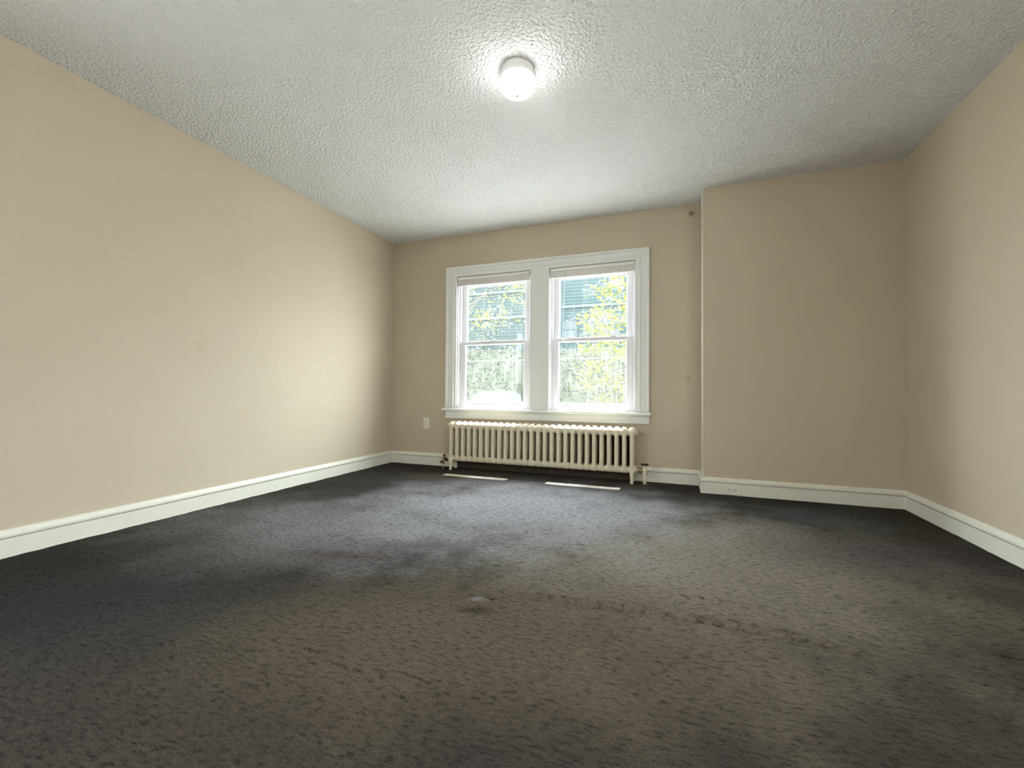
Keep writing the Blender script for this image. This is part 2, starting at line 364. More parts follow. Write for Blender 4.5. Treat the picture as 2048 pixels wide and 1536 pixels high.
# carpet: finely gridded sheet with wrinkles, tufted relief and a torn spot
def value_noise(x, y, s, seed):
    xi, yi = np.floor(x/s).astype(int), np.floor(y/s).astype(int); fx, fy = x/s-xi, y/s-yi
    fx = fx*fx*(3-2*fx); fy = fy*fy*(3-2*fy)
    def h(a, b):
        q = np.sin(a*127.1+b*311.7+seed*74.7)*43758.5453
        return q-np.floor(q)
    return (h(xi, yi)*(1-fx)+h(xi+1, yi)*fx)*(1-fy)+(h(xi, yi+1)*(1-fx)+h(xi+1, yi+1)*fx)*fy
WRINKLES = [  # polyline, height, half-width
    ([(-0.66, 1.71), (-0.5, 1.687), (-0.17, 1.725), (0.096, 1.742), (0.349, 1.735), (0.537, 1.70), (0.72, 1.685)], 0.019, 0.020),
    ([(-0.173, 1.962), (-0.028, 1.918), (0.124, 1.916), (0.284, 1.918), (0.45, 1.916)], 0.009, 0.025),
    ([(-0.69, 1.851), (-0.505, 1.858), (-0.43, 1.849)], 0.007, 0.022),
    ([(-0.37, 3.166), (-0.047, 3.147), (0.171, 3.109), (0.376, 3.098)], 0.007, 0.03),
    ([(-1.265, 1.13), (-0.918, 1.053), (-0.726, 1.056), (-0.539, 1.063)], 0.008, 0.03),
    ([(-2.679, 2.064), (-2.273, 2.018), (-1.686, 1.959), (-1.165, 1.897)], 0.006, 0.04),
    ([(0.373, 2.968), (0.632, 3.134), (0.812, 3.124), (0.852, 2.958), (0.961, 2.889)], 0.010, 0.05),
    ([(-0.751, 2.33), (-0.631, 2.317), (-0.52, 2.319), (-0.336, 2.344)], 0.006, 0.02),
    ([(-2.5, 2.55), (-1.9, 2.50), (-1.3, 2.40), (-0.9, 2.36)], 0.004, 0.05),
    ([(-1.7, 1.50), (-1.35, 1.44), (-1.0, 1.42)], 0.005, 0.05),
    ([(0.75, 3.2), (1.1, 2.7), (1.5, 2.35)], 0.008, 0.06),
    ([(0.2, 1.25), (0.6, 1.22), (1.1, 1.2)], 0.005, 0.05),
]
def make_floor():
    nx, ny = 620, 560
    x0, x1, y0, y1 = XL+0.001, XR-0.001, 0.25, D-0.001
    X, Y = np.meshgrid(np.linspace(x0, x1, nx), np.linspace(y0, y1, ny))
    Z = 0.006*(value_noise(X, Y, 0.45, 1)-0.5)+0.005*(value_noise(X, Y, 0.16, 2)-0.5)+0.0045*(value_noise(X, Y*1.6, 0.05, 3)-0.5)+0.004*(value_noise(X, Y*1.5, 0.022, 4)-0.5)
    wob = 0.006*(value_noise(X, Y, 0.12, 9)-0.5)
    for pl, hgt, wdt in WRINKLES:
        best = np.full(X.shape, 9.0); along = np.zeros(X.shape); tot = 0
        seg = [math.dist(pl[i], pl[i+1]) for i in range(len(pl)-1)]; L = sum(seg)
        for i in range(len(pl)-1):
            ax, ay = pl[i]; bx, by = pl[i+1]; dx, dy = bx-ax, by-ay
            t = np.clip(((X-ax)*dx+(Y-ay)*dy)/(dx*dx+dy*dy), 0, 1)
            px, py = ax+t*dx, ay+t*dy
            d = np.hypot(X-px, Y-py); sg = np.where(Y+wob > py, 1.0, -1.0)
            nb = d < np.abs(best); best = np.where(nb, d*sg+wob, best); along = np.where(nb, (tot+t*seg[i])/L, along); tot += seg[i]
        fade = np.clip(np.minimum(along/0.12, (1-along)/0.3), 0, 1)
        w = np.where(best < 0, wdt*0.52, wdt*1.7)
        Z += hgt*np.exp(-(best/w)**2)*fade - (hgt > 0.018)*0.018*np.exp(-((best+0.019)/0.008)**2)*fade
    # torn spot with a curled edge
    Z += 0.016*np.exp(-(((X+0.715)/0.045)**2+((Y-1.572)/0.016)**2)) - 0.012*np.exp(-(((X+0.69)/0.04)**2+((Y-1.615)/0.015)**2))
    # dent at the left skirting
    Z += 0.012*np.exp(-(((X+2.93)/0.05)**2+((Y-1.66)/0.04)**2)) - 0.01*np.exp(-(((X+2.95)/0.05)**2+((Y-1.58)/0.03)**2))
    Z *= np.clip(1-(Y-3.3)/0.4*0.75, 0.25, 1)
    # flatten at the room edge
    e = np.clip(np.minimum.reduce([X-XL, XR-X, D-Y, Y-y0])/0.12, 0, 1); Z = Z*e
    Z += 0.004*(value_noise(X, Y, 0.05, 12)-0.3)*(1-e)
    Z = np.where(Y > y0+1e-6, Z, 0)
    vs = np.stack([X, Y, Z], -1).reshape(-1, 3)
    i = np.arange(nx*ny).reshape(ny, nx)
    fs = np.stack([i[:-1, :-1], i[:-1, 1:], i[1:, 1:], i[1:, :-1]], -1).reshape(-1, 4)
    base = len(vs)
    ex = np.array([(x0, YF, 0), (x1, YF, 0), (x1, y0, 0), (x0, y0, 0)]); vs = np.vstack([vs, ex]); fs = np.vstack([fs, [[base, base+1, base+2, base+3]]])
    me = bpy.data.meshes.new('floor'); me.vertices.add(len(vs)); me.vertices.foreach_set('co', vs.ravel())
    me.loops.add(len(fs)*4); me.loops.foreach_set('vertex_index', fs.ravel().astype(np.int32))
    me.polygons.add(len(fs)); me.polygons.foreach_set('loop_start', np.arange(0, len(fs)*4, 4, dtype=np.int32))
    me.update(calc_edges=True); me.validate()
    me.polygons.foreach_set('use_smooth', [True]*len(fs)); me.materials.append(M['carpet'])
    o = bpy.data.objects.new('floor', me); COL.objects.link(o); tag(o, kind='structure')
make_floor()

# baseboards: flat board with a separate cap moulding above a dark gap
def baseboard(name, path):
    bm = B()
    sweep(bm, [(0.0005, -0.01), (BT, -0.01), (BT, 0.091), (0.0005, 0.091)], path)
    sweep(bm, [(0.0005, 0.096), (0.021, 0.096), (0.025, 0.100), (0.025, 0.111), (0.020, 0.117), (0.012, 0.124), (0.008, 0.133), (0.0005, 0.134)], path)
    sweep(bm, [(0.0005, 0.089), (0.010, 0.089), (0.010, 0.098), (0.0005, 0.098)], path)
    return struct(name, bm, M['trim'], weld=False)
baseboard('baseboard_left', [(XL, YF+0.001, 1, 0), (XL, D, 1, -1)])
baseboard('baseboard_back', [(XL, D, 1, -1), (XB, D, -1, -1)])
baseboard('baseboard_back_right', [(XB, D, -1, -1), (XB, DB, -1, -1), (XR, DB, -1, -1)])
baseboard('baseboard_right', [(XR, DB, -1, -1), (XR, YF+0.001, -1, 0)])
baseboard('baseboard_front', [(XL, YF, 1, 1), (XR, YF, -1, 1)])

M['radiator_shade'] = mat('dark_brown_gap_shade', (0.055, 0.040, 0.026), 0.85, var=0.3, vscale=12)  # near-black colour painting the shade in the radiator gaps
struct('radiator_shade_board', box(B(), -2.19, -0.335, D-0.0275, D-0.0005, -0.005, 0.478), M['radiator_shade'])      # added dark board standing in for the shade behind the radiator
# ---------------------------------------------------------------- window casing, stool and apron
CX0, CX1, CZ1 = -2.352, -0.203, 2.192
def casing():
    bm = B()
    S0, Y0 = 0.645, D-0.0005
    # profile: (distance from outer edge, thickness)
    P = [(0, 0), (0, 0.034), (0.012, 0.038), (0.024, 0.034), (0.028, 0.020), (0.075, 0.020), (0.082, 0.026), (0.092, 0.026), (0.098, 0.018), (0.1265, 0.018), (0.1265, 0)]
    pts = [(CX0, S0, 1, 0), (CX0, CZ1, 1, -1), (CX1, CZ1, -1, -1), (CX1, S0, -1, 0)]
    wz = 0.107/0.1265
    rings = [[bm.verts.new((x+dx*a, Y0-t, z+dz*a*wz)) for a, t in P] for x, z, dx, dz in pts]
    for A, C in zip(rings, rings[1:]):
        for j in range(len(P)-1): bm.faces.new((A[j], A[j+1], C[j+1], C[j]))
    for r_ in (rings[0], rings[-1]): bm.faces.new(r_)
    # mullion board between the two sashes, with a small bead on each edge
    box(bm, -1.372, -1.173, D-0.019, D-0.0005, S0, 2.086)
    box(bm, -1.372, -1.362, D-0.024, D-0.019, S0, 2.084); box(bm, -1.183, -1.173, D-0.024, D-0.019, S0, 2.084)
    bmesh.ops.recalc_face_normals(bm, faces=bm.faces)
    return bm
struct('trim_1', casing(), M['casing'], weld=False)
def stool():
    bm = B()
    P = [(0.0, 0.612), (0.055, 0.612), (0.062, 0.617), (0.064, 0.627), (0.062, 0.636), (0.055, 0.641), (0.0, 0.641)]
    a = [bm.verts.new((-2.378, D-0.0005-o, z)) for o, z in P]; c = [bm.verts.new((-0.187, D-0.0005-o, z)) for o, z in P]
    n = len(P)
    for j in range(n): bm.faces.new((a[j], a[(j+1) % n], c[(j+1) % n], c[j]))
    bm.faces.new(a); bm.faces.new(c[::-1])
    for w in (WL, WR): box(bm, w[0]+0.0005, w[1]-0.0005, D-0.002, D+0.03, 0.630, 0.644)
    P = [(0.0, 0.530), (0.014, 0.530), (0.020, 0.536), (0.020, 0.556), (0.013, 0.562), (0.013, 0.596), (0.018, 0.602), (0.018, 0.6115), (0.0, 0.6115)]
    a = [bm.verts.new((CX0, D-0.0005-o, z)) for o, z in P]; c = [bm.verts.new((CX1, D-0.0005-o, z)) for o, z in P]
    n = len(P)
    for j in range(n): bm.faces.new((a[j], a[(j+1) % n], c[(j+1) % n], c[j]))
    bm.faces.new(a); bm.faces.new(c[::-1])
    bmesh.ops.recalc_face_normals(bm, faces=bm.faces)
    return bm
struct('trim_2', stool(), M['casing'], weld=False)

# ---------------------------------------------------------------- double-hung windows
def frame_ring(bm, x0, x1, z0, z1, y0, y1, l, r_, b, t):
    box(bm, x0, x0+l, y0, y1, z0, z1); box(bm, x1-r_, x1, y0, y1, z0, z1)
    box(bm, x0+l, x1-r_, y0, y1, z0, z0+b); box(bm, x0+l, x1-r_, y0, y1, z1-t, z1)
def sash_lock(parent, x, z, y):
    bm = box(B(), x-0.028, x+0.028, y-0.012, y+0.012, z, z+0.006)
    tube(bm, [(x-0.02, y-0.004, z+0.010), (x, y-0.010, z+0.013), (x+0.026, y-0.006, z+0.010)], [0.004, 0.006, 0.003], 8)
    lathe(bm, [(0.009, 0.006), (0.009, 0.014), (0.0, 0.016)], (x-0.004, y, z), n=12)
    obj('sash_lock', bm, M['vinyl'], parent, weld=False)
def window(name, w, locks):
    x0, x1, z0, z1 = w; e = 0.001
    t = empty(name, ((x0+x1)/2, D, z0), kind='structure')
    bm = B()                                                # vinyl master frame lining the opening
    frame_ring(bm, x0+e, x1-e, z0+0.014+e, z1-e, D+0.028, D+0.15, 0.030, 0.030, 0.026, 0.03)
    frame_ring(bm, x0+e, x1-e, z0+0.014+e, z1-e, D+0.001, D+0.030, 0.012, 0.012, 0.002, 0.012)   # interior stops
    obj('window_frame', bm, M['vinyl'], t, weld=False, bevel=0.002)
    a, c = x0+0.032, x1-0.032
    # lower (inner) sash
    bm = B(); frame_ring(bm, a, c, 0.672, 1.372, D+0.034, D+0.066, 0.054, 0.054, 0.040, 0.034)
    frame_ring(bm, a+0.054, c-0.054, 0.712, 1.338, D+0.044, D+0.060, 0.008, 0.008, 0.008, 0.008)
    box(bm, a+0.1, c-0.1, D+0.026, D+0.034, 0.684, 0.692)       # finger lift
    s = obj('lower_sash', bm, M['vinyl'], t, weld=False, bevel=0.003)
    obj('glass_pane', box(B(), a+0.061, c-0.061, D+0.0505, D+0.0535, 0.719, 1.331), M['glass'], s)
    # upper (outer) sash
    bm = B(); frame_ring(bm, a+0.002, c-0.002, 1.345, 2.046, D+0.072, D+0.104, 0.050, 0.050, 0.030, 0.058)
    frame_ring(bm, a+0.052, c-0.052, 1.375, 1.988, D+0.082, D+0.098, 0.008, 0.008, 0.008, 0.008)
    s = obj('upper_sash', bm, M['vinyl'], t, weld=False, bevel=0.003)
    obj('glass_pane', box(B(), a+0.059, c-0.059, D+0.0885, D+0.0915, 1.382, 1.981), M['glass'], s)
    for lx in locks: sash_lock(t, lx, 1.3725, D+0.052)
window('window_1', WL, [-1.80])
window('window_2', WR, [-0.97, -0.54])

# raised mini blinds under the window heads
def blind(w, label, wand_x, wand_z, wand_dx):
    x0, x1 = w[0]+0.014, w[1]-0.014; y = D-0.003
    t = empty('mini_blind', ((x0+x1)/2, y, 1.978), label, 'window blind', 'raised mini blinds in the double window')
    bm = box(B(), x0, x1, y-0.014, y+0.014, 2.046, 2.072)
    box(bm, x0, x0+0.012, y-0.016, y+0.016, 2.042, 2.0725); box(bm, x1-0.012, x1, y-0.016, y+0.016, 2.042, 2.0725)
    obj('headrail', bm, M['blind'], t, weld=False, bevel=0.0015)
    bm = B(); rnd = random.Random(3)
    for k in range(17):
        z = 1.9915+k*0.0031; j = rnd.uniform(-0.0015, 0.0015)
        a = [bm.verts.new((x0+0.005+j, y+q, z+d)) for q, d in ((-0.0125, 0), (0, 0.0016), (0.0125, 0), (0.0125, -0.0023), (0, -0.0008), (-0.0125, -0.0023))]
        c = [bm.verts.new((x1-0.005+j, v.co.y, v.co.z)) for v in a]
        for i in range(6): bm.faces.new((a[i], a[(i+1) % 6], c[(i+1) % 6], c[i]))
        bm.faces.new(a); bm.faces.new(c[::-1])
    bmesh.ops.recalc_face_normals(bm, faces=bm.faces)
    obj('slat_stack', bm, M['blind_dirty'], t, weld=False)
    obj('bottom_rail', box(B(), x0+0.004, x1-0.004, y-0.013, y+0.013, 1.978, 1.9895), M['blind'], t, bevel=0.003)
    for q in (0.2, 0.5, 0.8):
        xx = x0+(x1-x0)*q
        obj('ladder_tape', box(B(), xx-0.003, xx+0.003, y-0.0150, y-0.0140, 1.980, 2.047), M['blind'], t)
    bm = tube(B(), [(wand_x, y-0.020, 2.045), (wand_x+wand_dx*0.03, y-0.024, 2.02), (wand_x+wand_dx, y-0.024, wand_z)], 0.0030, 8)
    lathe(bm, [(0, -0.010), (0.005, -0.008), (0.006, 0.0), (0.003, 0.010)], (wand_x+wand_dx, y-0.024, wand_z), n=10)
    obj('wand', bm, M['wand'], t, smooth=True, weld=False)
blind(WL, 'raised white mini blind at the top of the left window', -2.085, 1.335, 0.0)
blind(WR, 'raised white mini blind at the top of the right window', -1.01, 1.345, -0.022)

# added window behind the camera, there to brighten the near end of the room
def fill_window(name, X, s, y0, y1, z0, z1):
    t = empty(name, (X, (y0+y1)/2, z0), kind='structure')
    ym, zm = (y0+y1)/2, (z0+z1)/2; bm = B()
    def bx(a0, a1, *q): box(bm, min(X+s*a0, X+s*a1), max(X+s*a0, X+s*a1), *q)
    for q in ((y0+.001, y0+0.05, z0+.001, z1-.001), (y1-0.05, y1-.001, z0+.001, z1-.001), (y0+0.05, y1-0.05, z0+.001, z0+0.05), (y0+0.05, y1-0.05, z1-0.05, z1-.001), (ym-0.03, ym+0.03, z0+0.05, z1-0.05), (y0+0.05, y1-0.05, zm-0.02, zm+0.02)):
        bx(0.05, 0.09, *q)
    obj('window_frame', bm, M['vinyl'], t, weld=False)
    bm = B()
    for q in ((y0-0.1, y0, z0-0.02, z1+0.1), (y1, y1+0.1, z0-0.02, z1+0.1), (y0, y1, z1, z1+0.1), (y0-0.12, y1+0.12, z0-0.05, z0-0.02)):
        bx(-0.02, -0.0005, *q)
    obj('window_casing', bm, M['casing'], t, weld=False)
fill_window('fill_window_3', *FILL_SIDE[0])
fill_window('fill_window_4', *FILL_SIDE[1])

# ---------------------------------------------------------------- radiator
NSEC, RX0, RX1 = 28, -2.196, -0.346
PIT = (RX1-RX0)/(NSEC-1)
RYF, RYB = D-0.172, D-0.052          # front and rear tube centres
def radiator():
    t = empty('radiator', ((RX0+RX1)/2, (RYF+RYB)/2, 0), 'long cream cast iron column radiator on the floor below the windows', 'radiator')
    yc = (RYF+RYB)/2; hw = (RYB-RYF)/2
    def section_bm(x):
        bm = B(); pts = []; ra = []; rb = []
        zt, zb, rc = 0.487, 0.108, 0.030
        def arc(cy, cz, a0, a1, n=6):
            for i in range(n+1):
                a = a0+(a1-a0)*i/n; pts.append((x, cy+rc*math.cos(a), cz+rc*math.sin(a)))
        loop = []
        nn = 14
        for i in range(nn): loop.append((RYF, zb+rc+(zt-zb-2*rc)*i/nn, 'v'))
        for i in range(7):
            a = PI-PI/2*i/6; loop.append((RYF+rc+rc*math.cos(a), zt-rc+rc*math.sin(a), 't'))
        loop.append((yc, zt+0.004, 't'))
        for i in range(7):
            a = PI/2-PI/2*i/6; loop.append((RYB-rc+rc*math.cos(a), zt-rc+rc*math.sin(a), 't'))
        for i in range(1, nn): loop.append((RYB, zt-rc-(zt-zb-2*rc)*i/nn, 'v'))
        for i in range(7):
            a = -PI/2*i/6; loop.append((RYB-rc+rc*math.cos(a), zb+rc+rc*math.sin(a), 'b'))
        loop.append((yc, zb-0.004, 'b'))
        for i in range(6):
            a = -PI/2-PI/2*i/6; loop.append((RYF+rc+rc*math.cos(a), zb+rc+rc*math.sin(a), 'b'))
        n = 14; rings = []
        k = len(loop)
        for i, (y, z, q) in enumerate(loop):
            ty = loop[(i+1) % k][0]-loop[i-1][0]; tz = loop[(i+1) % k][1]-loop[i-1][1]; l = math.hypot(ty, tz); ty /= l; tz /= l
            # swell towards the crown and foot of the section
            s = max(0, min(1, (z-0.450)/0.035)); sb = max(0, min(1, (0.125-z)/0.03))
            wx = 0.0190+0.0095*s*s*(3-2*s)+0.004*sb; wy = 0.0175+0.003*s+0.001*sb
            rings.append([bm.verts.new((x+wx*math.cos(2*PI*j/n), y+(-tz)*wy*math.sin(2*PI*j/n), z+ty*wy*math.sin(2*PI*j/n))) for j in range(n)])
        for i in range(k):
            A, C = rings[i], rings[(i+1) % k]
            for j in range(n): bm.faces.new((A[j], A[(j+1) % n], C[(j+1) % n], C[j]))
        for yy in (yc-hw*0.34, yc+hw*0.34):                     # inner tubes
            tube(bm, [(x, yy, 0.11), (x, yy, 0.48)], 0.0165, 12)
        # hubs where sections meet, and the web around them
        for zz, rr in ((0.462, 0.036), (0.122, 0.032)):
            for yy in (RYF+0.022, RYB-0.022):
                lathe(bm, [(rr*0.80, -PIT/2+0.0004), (rr, -PIT/2+0.010), (rr, PIT/2-0.010), (rr*0.80, PIT/2-0.0004)], (x, yy, zz), 'X', 18)
        bmesh.ops.recalc_face_normals(bm, faces=bm.faces)
        return bm
    first = obj('section', section_bm(RX0), M['radiator'], t, smooth=True, weld=False)
    for i in range(1, NSEC):
        c = first.copy(); COL.objects.link(c); c.parent = t; c.location = first.location + Vector((PIT*i, 0, 0))
    for x in (RX0, RX1):
        for y in (RYF, RYB):
            bm = tube(B(), [(x, y, 0.125), (x, y, 0.07), (x, y, 0.03), (x, y-0.004, 0.008), (x, y-0.004, 0.0005)], [0.021, 0.018, 0.013, 0.015, 0.017], 14)
            obj('leg', bm, M['radiator'], t, smooth=True, weld=False)
    # end plugs and bleed valve
    for s, x in ((-1, RX0-PIT/2), (1, RX1+PIT/2)):
        for zz in (0.462, 0.122):
            bm = lathe(B(), [(0.022, -0.006), (0.022, 0.006), (0.015, 0.008), (0.015, 0.016)] if s > 0 else [(0.015, -0.016), (0.015, -0.008), (0.022, -0.006), (0.022, 0.006)], (x, RYF+0.022, zz), 'X', 8)
            obj('end_plug', bm, M['radiator'], t, weld=False)
    bm = lathe(B(), [(0.006, 0), (0.006, 0.022), (0.010, 0.022), (0.010, 0.036), (0.004, 0.038)], (RX1+PIT/2+0.014, RYF+0.022, 0.462), 'X', 10)
    tube(bm, [(RX1+PIT/2+0.044, RYF+0.022, 0.462), (RX1+PIT/2+0.044, RYF+0.022, 0.435)], 0.005, 8)
    obj('air_valve', bm, M['brass'], t, weld=False)
    # supply valve on the right: union, angle body, riser from the floor, black handle
    xr = RX1+PIT/2; yv = RYF+0.022
    u = lathe(B(), [(0.026, 0.014), (0.026, 0.026), (0.017, 0.028), (0.017, 0.036), (0.027, 0.038), (0.027, 0.050), (0.015, 0.052), (0.015, 0.068)], (xr, yv, 0.122), 'X', 12)
    u = obj('union', u, M['brass'], t, weld=False)
    v = lathe(B(), [(0.017, -0.052), (0.024, -0.048), (0.024, -0.034), (0.018, -0.030), (0.024, -0.012), (0.025, 0.008), (0.019, 0.022), (0.014, 0.026), (0.014, 0.036), (0.006, 0.038), (0.006, 0.052)], (xr+0.078, yv, 0.122), 'Z', 16)
    v = obj('supply_valve', v, M['radiator'], t, smooth=False, weld=False)
    hb = lathe(B(), [(0.010, 0.052), (0.014, 0.050), (0.014, 0.058), (0.0, 0.060)], (xr+0.078, yv, 0.122), 'Z', 12)
    for a in range(3):
        an = a*PI/3+0.3; dx, dy = math.cos(an)*0.034, math.sin(an)*0.034
        tube(hb, [(xr+0.078-dx, yv-dy, 0.178), (xr+0.078, yv, 0.174), (xr+0.078+dx, yv+dy, 0.178)], 0.007, 8)
    obj('valve_handle', hb, M['dark_metal'], v, weld=False)
    obj('riser_pipe', tube(B(), [(xr+0.078, yv, -0.004), (xr+0.078, yv, 0.075)], 0.016, 14), M['radiator'], v, smooth=True, weld=False)
    # return valve on the left
    xl = RX0-PIT/2
    u = lathe(B(), [(0.013, -0.050), (0.013, -0.030), (0.022, -0.028), (0.022, -0.016)], (xl, yv, 0.105), 'X', 12)
    obj('union', u, M['dark_metal'], t, weld=False)
    v = tube(B(), [(xl-0.045, yv, 0.105), (xl-0.062, yv, 0.102), (xl-0.070, yv, 0.088), (xl-0.071, yv, 0.062)], [0.014, 0.017, 0.017, 0.014], 12)
    lathe(v, [(0.019, 0.0), (0.019, 0.014), (0.013, 0.018)], (xl-0.071, yv, 0.052), 'Z', 8)
    tube(v, [(xl-0.058, yv, 0.108), (xl-0.05, yv-0.004, 0.146)], [0.011, 0.008], 10)
    v = obj('return_valve', v, M['brass'], t, weld=False)
    hb = tube(B(), [(xl-0.064, yv-0.008, 0.140), (xl-0.05, yv-0.008, 0.150), (xl-0.036, yv-0.008, 0.140)], [0.006, 0.009, 0.006], 8)
    obj('valve_handle', hb, M['dark_metal'], v, weld=False)
    hb = tube(B(), [(xl-0.105, yv-0.004, 0.074), (xl-0.088, yv-0.004, 0.066), (xl-0.072, yv-0.02, 0.084)], [0.008, 0.008, 0.006], 8)
    obj('valve_stem', hb, M['dark_metal'], v, weld=False)
    obj('riser_pipe', tube(B(), [(xl-0.071, yv, -0.004), (xl-0.071, yv, 0.06)], 0.013, 12), M['steel'], v, smooth=True, weld=False)
radiator()

# ---------------------------------------------------------------- electrical outlets
def outlet(label, cx, y, cz, vertical):
    t = empty('wall_outlet', (cx, y, cz), label, 'outlet')
    w, h = (0.038, 0.062) if vertical else (0.064, 0.040)
    obj('cover_plate', box(B(), cx-w, cx+w, y-0.006, y, cz-h, cz+h), M['outlet'], t, bevel=0.003)
    for s in (-1, 1):
        ox, oz = (cx, cz+s*0.024) if vertical else (cx+s*0.024, cz)
        bm = lathe(B(), [(0.0, -0.0105), (0.0155, -0.0105), (0.017, -0.009), (0.017, -0.005)], (ox, y, oz), 'Y', 20)
        rc = obj('receptacle', bm, M['outlet'], t, weld=False)
        bm = B()
        for q in (-0.0055, 0.0055):
            if vertical: box(bm, ox+q-0.0013, ox+q+0.0013, y-0.0113, y-0.0104, oz-0.002, oz+0.007)
            else: box(bm, ox-0.002, ox+0.007, y-0.0113, y-0.0104, oz+q-0.0013, oz+q+0.0013)
        if vertical: box(bm, ox-0.002, ox+0.002, y-0.0113, y-0.0104, oz-0.009, oz-0.005)
        else: box(bm, ox-0.009, ox-0.005, y-0.0113, y-0.0104, oz-0.002, oz+0.002)
        obj('slot', bm, M['slot'], rc, weld=False)
    obj('screw', lathe(B(), [(0, -0.0085), (0.003, -0.008), (0.0035, -0.0055)], (cx, y, cz), 'Y', 10), M['steel'], t, weld=False)
outlet('white upright outlet on the beige wall left of the radiator', -2.600, D-0.0005, 0.466, True)
bx = box(B(), 0.335, 0.545, DB-BT-0.006, DB-BT-0.0005, 0.0, 0.088)
outlet('white sideways outlet set low in the baseboard right of the radiator', 0.452, DB-BT-0.0005, 0.046, False)
bx.free()

# ---------------------------------------------------------------- ceiling light
def ceiling_light():
    c = (-0.777, 2.139, H)
    t = empty('ceiling_light', c, 'lit round flush ceiling light with white opal glass bowl', 'ceiling light')
    bm = lathe(B(), [(0.080, -0.0005), (0.085, -0.003), (0.086, -0.026), (0.082, -0.029), (0.088, -0.031), (0.091, -0.034), (0.092, -0.056), (0.086, -0.060), (0.0, -0.060)], c, n=48)
    obj('lamp_base', bm, M['lamp_metal'], t, smooth=False, weld=False, bevel=0.001)
    prof = [(0.0, -0.0605), (0.082, -0.0605)]
    for i in range(13):
        a = -0.38+(PI/2+0.38)*i/12
        prof.append((0.094*math.cos(a) if i < 12 else 0.0, -0.085-0.060*math.sin(a)))
    obj('glass_shade', lathe(B(), prof, c, n=48), M['lamp_glass'], t, smooth=True, weld=False)
    obj('finial', lathe(B(), [(0.009, -0.1435), (0.009, -0.147), (0.004, -0.149), (0.005, -0.154), (0.0, -0.156)], c, n=14), M['finial'], t, weld=False)
ceiling_light()

# scrap of paper in the left back corner
bm = B()
vv = [bm.verts.new(p) for p in ((-2.962, 4.192, 0.006), (-2.946, 4.190, 0.007), (-2.943, 4.200, 0.018), (-2.958, 4.204, 0.021), (-2.953, 4.196, 0.026))]
for q in ((0, 1, 2), (0, 2, 3), (2, 4, 3), (0, 3, 4), (0, 4, 1), (1, 4, 2)): bm.faces.new([vv[i] for i in q])
tag(obj('paper_scrap', bm, M['paper']), 'tiny white scrap lying on the carpet in the left back corner', 'scrap')

# ---------------------------------------------------------------- outside
M['lawn'] = mat('pale_sunlit_ground', (0.10, 0.12, 0.06), 0.9, var=0.2, vscale=0.6)
M['paving'] = mat('pale_concrete', (0.30, 0.29, 0.265), 0.9, var=0.1, vscale=1)
M['bounce_coat'] = mat('bounce_slab_coating', (0.22, 0.22, 0.217), 0.8, var=0.05, vscale=1)  # for the added slab that reflects sun into the room
M['eave'] = mat('white_soffit', (0.75, 0.75, 0.73), 0.7)
M['siding'] = mat('pale_blue_siding', (0.014, 0.024, 0.026), 0.7, spec=0.08, var=0.1, vscale=0.5)
M['siding2'] = mat('grey_siding', (0.015, 0.022, 0.022), 0.7, spec=0.08, var=0.1, vscale=0.5)
M['ext_trim'] = mat('white_exterior_trim', (0.035, 0.042, 0.042), 0.6, spec=0.08)
M['ext_glass'] = mat('dark_house_glass', (0.02, 0.025, 0.03), 0.5, spec=0.15)
M['roof'] = mat('grey_shingles', (0.03, 0.03, 0.032), 0.9, var=0.2, vscale=4)
M['cable'] = mat('pale_cable', (0.10, 0.11, 0.10), 0.6)
M['bark'] = mat('brown_bark', (0.035, 0.028, 0.02), 0.9, bump=0.5, bscale=30)
M['car_paint'] = mat('silver_blue_car_paint', (0.03, 0.04, 0.045), 0.5, metal=0.3, coat=0.6)
M['tyre'] = mat('tyre_rubber', (0.02, 0.02, 0.02), 0.8)
def leaf_material(name, ca, cb, trans):
    m, n, N, L = new_mat(name)
    o = N.new('ShaderNodeOutputMaterial'); d = N.new('ShaderNodeBsdfPrincipled'); d.inputs['Roughness'].default_value = 0.5
    t = N.new('ShaderNodeBsdfTranslucent'); x = N.new('ShaderNodeMixShader'); x.inputs[0].default_value = trans
    g = N.new('ShaderNodeNewGeometry')
    c = N.new('ShaderNodeMix'); c.data_type = 'RGBA'; c.inputs[6].default_value = (*ca, 1); c.inputs[7].default_value = (*cb, 1)
    L.new(g.outputs['Random Per Island'], c.inputs[0]); L.new(c.outputs[2], d.inputs['Base Color']); L.new(c.outputs[2], t.inputs[0])
    L.new(d.outputs[0], x.inputs[1]); L.new(t.outputs[0], x.inputs[2]); L.new(x.outputs[0], o.inputs[0])
    return m
M['leaf'] = leaf_material('yellow_green_leaves', (0.016, 0.028, 0.005), (0.16, 0.16, 0.004), 0.5)
M['far_leaf'] = leaf_material('dull_green_leaves', (0.007, 0.010, 0.004), (0.016, 0.020, 0.007), 0.25)

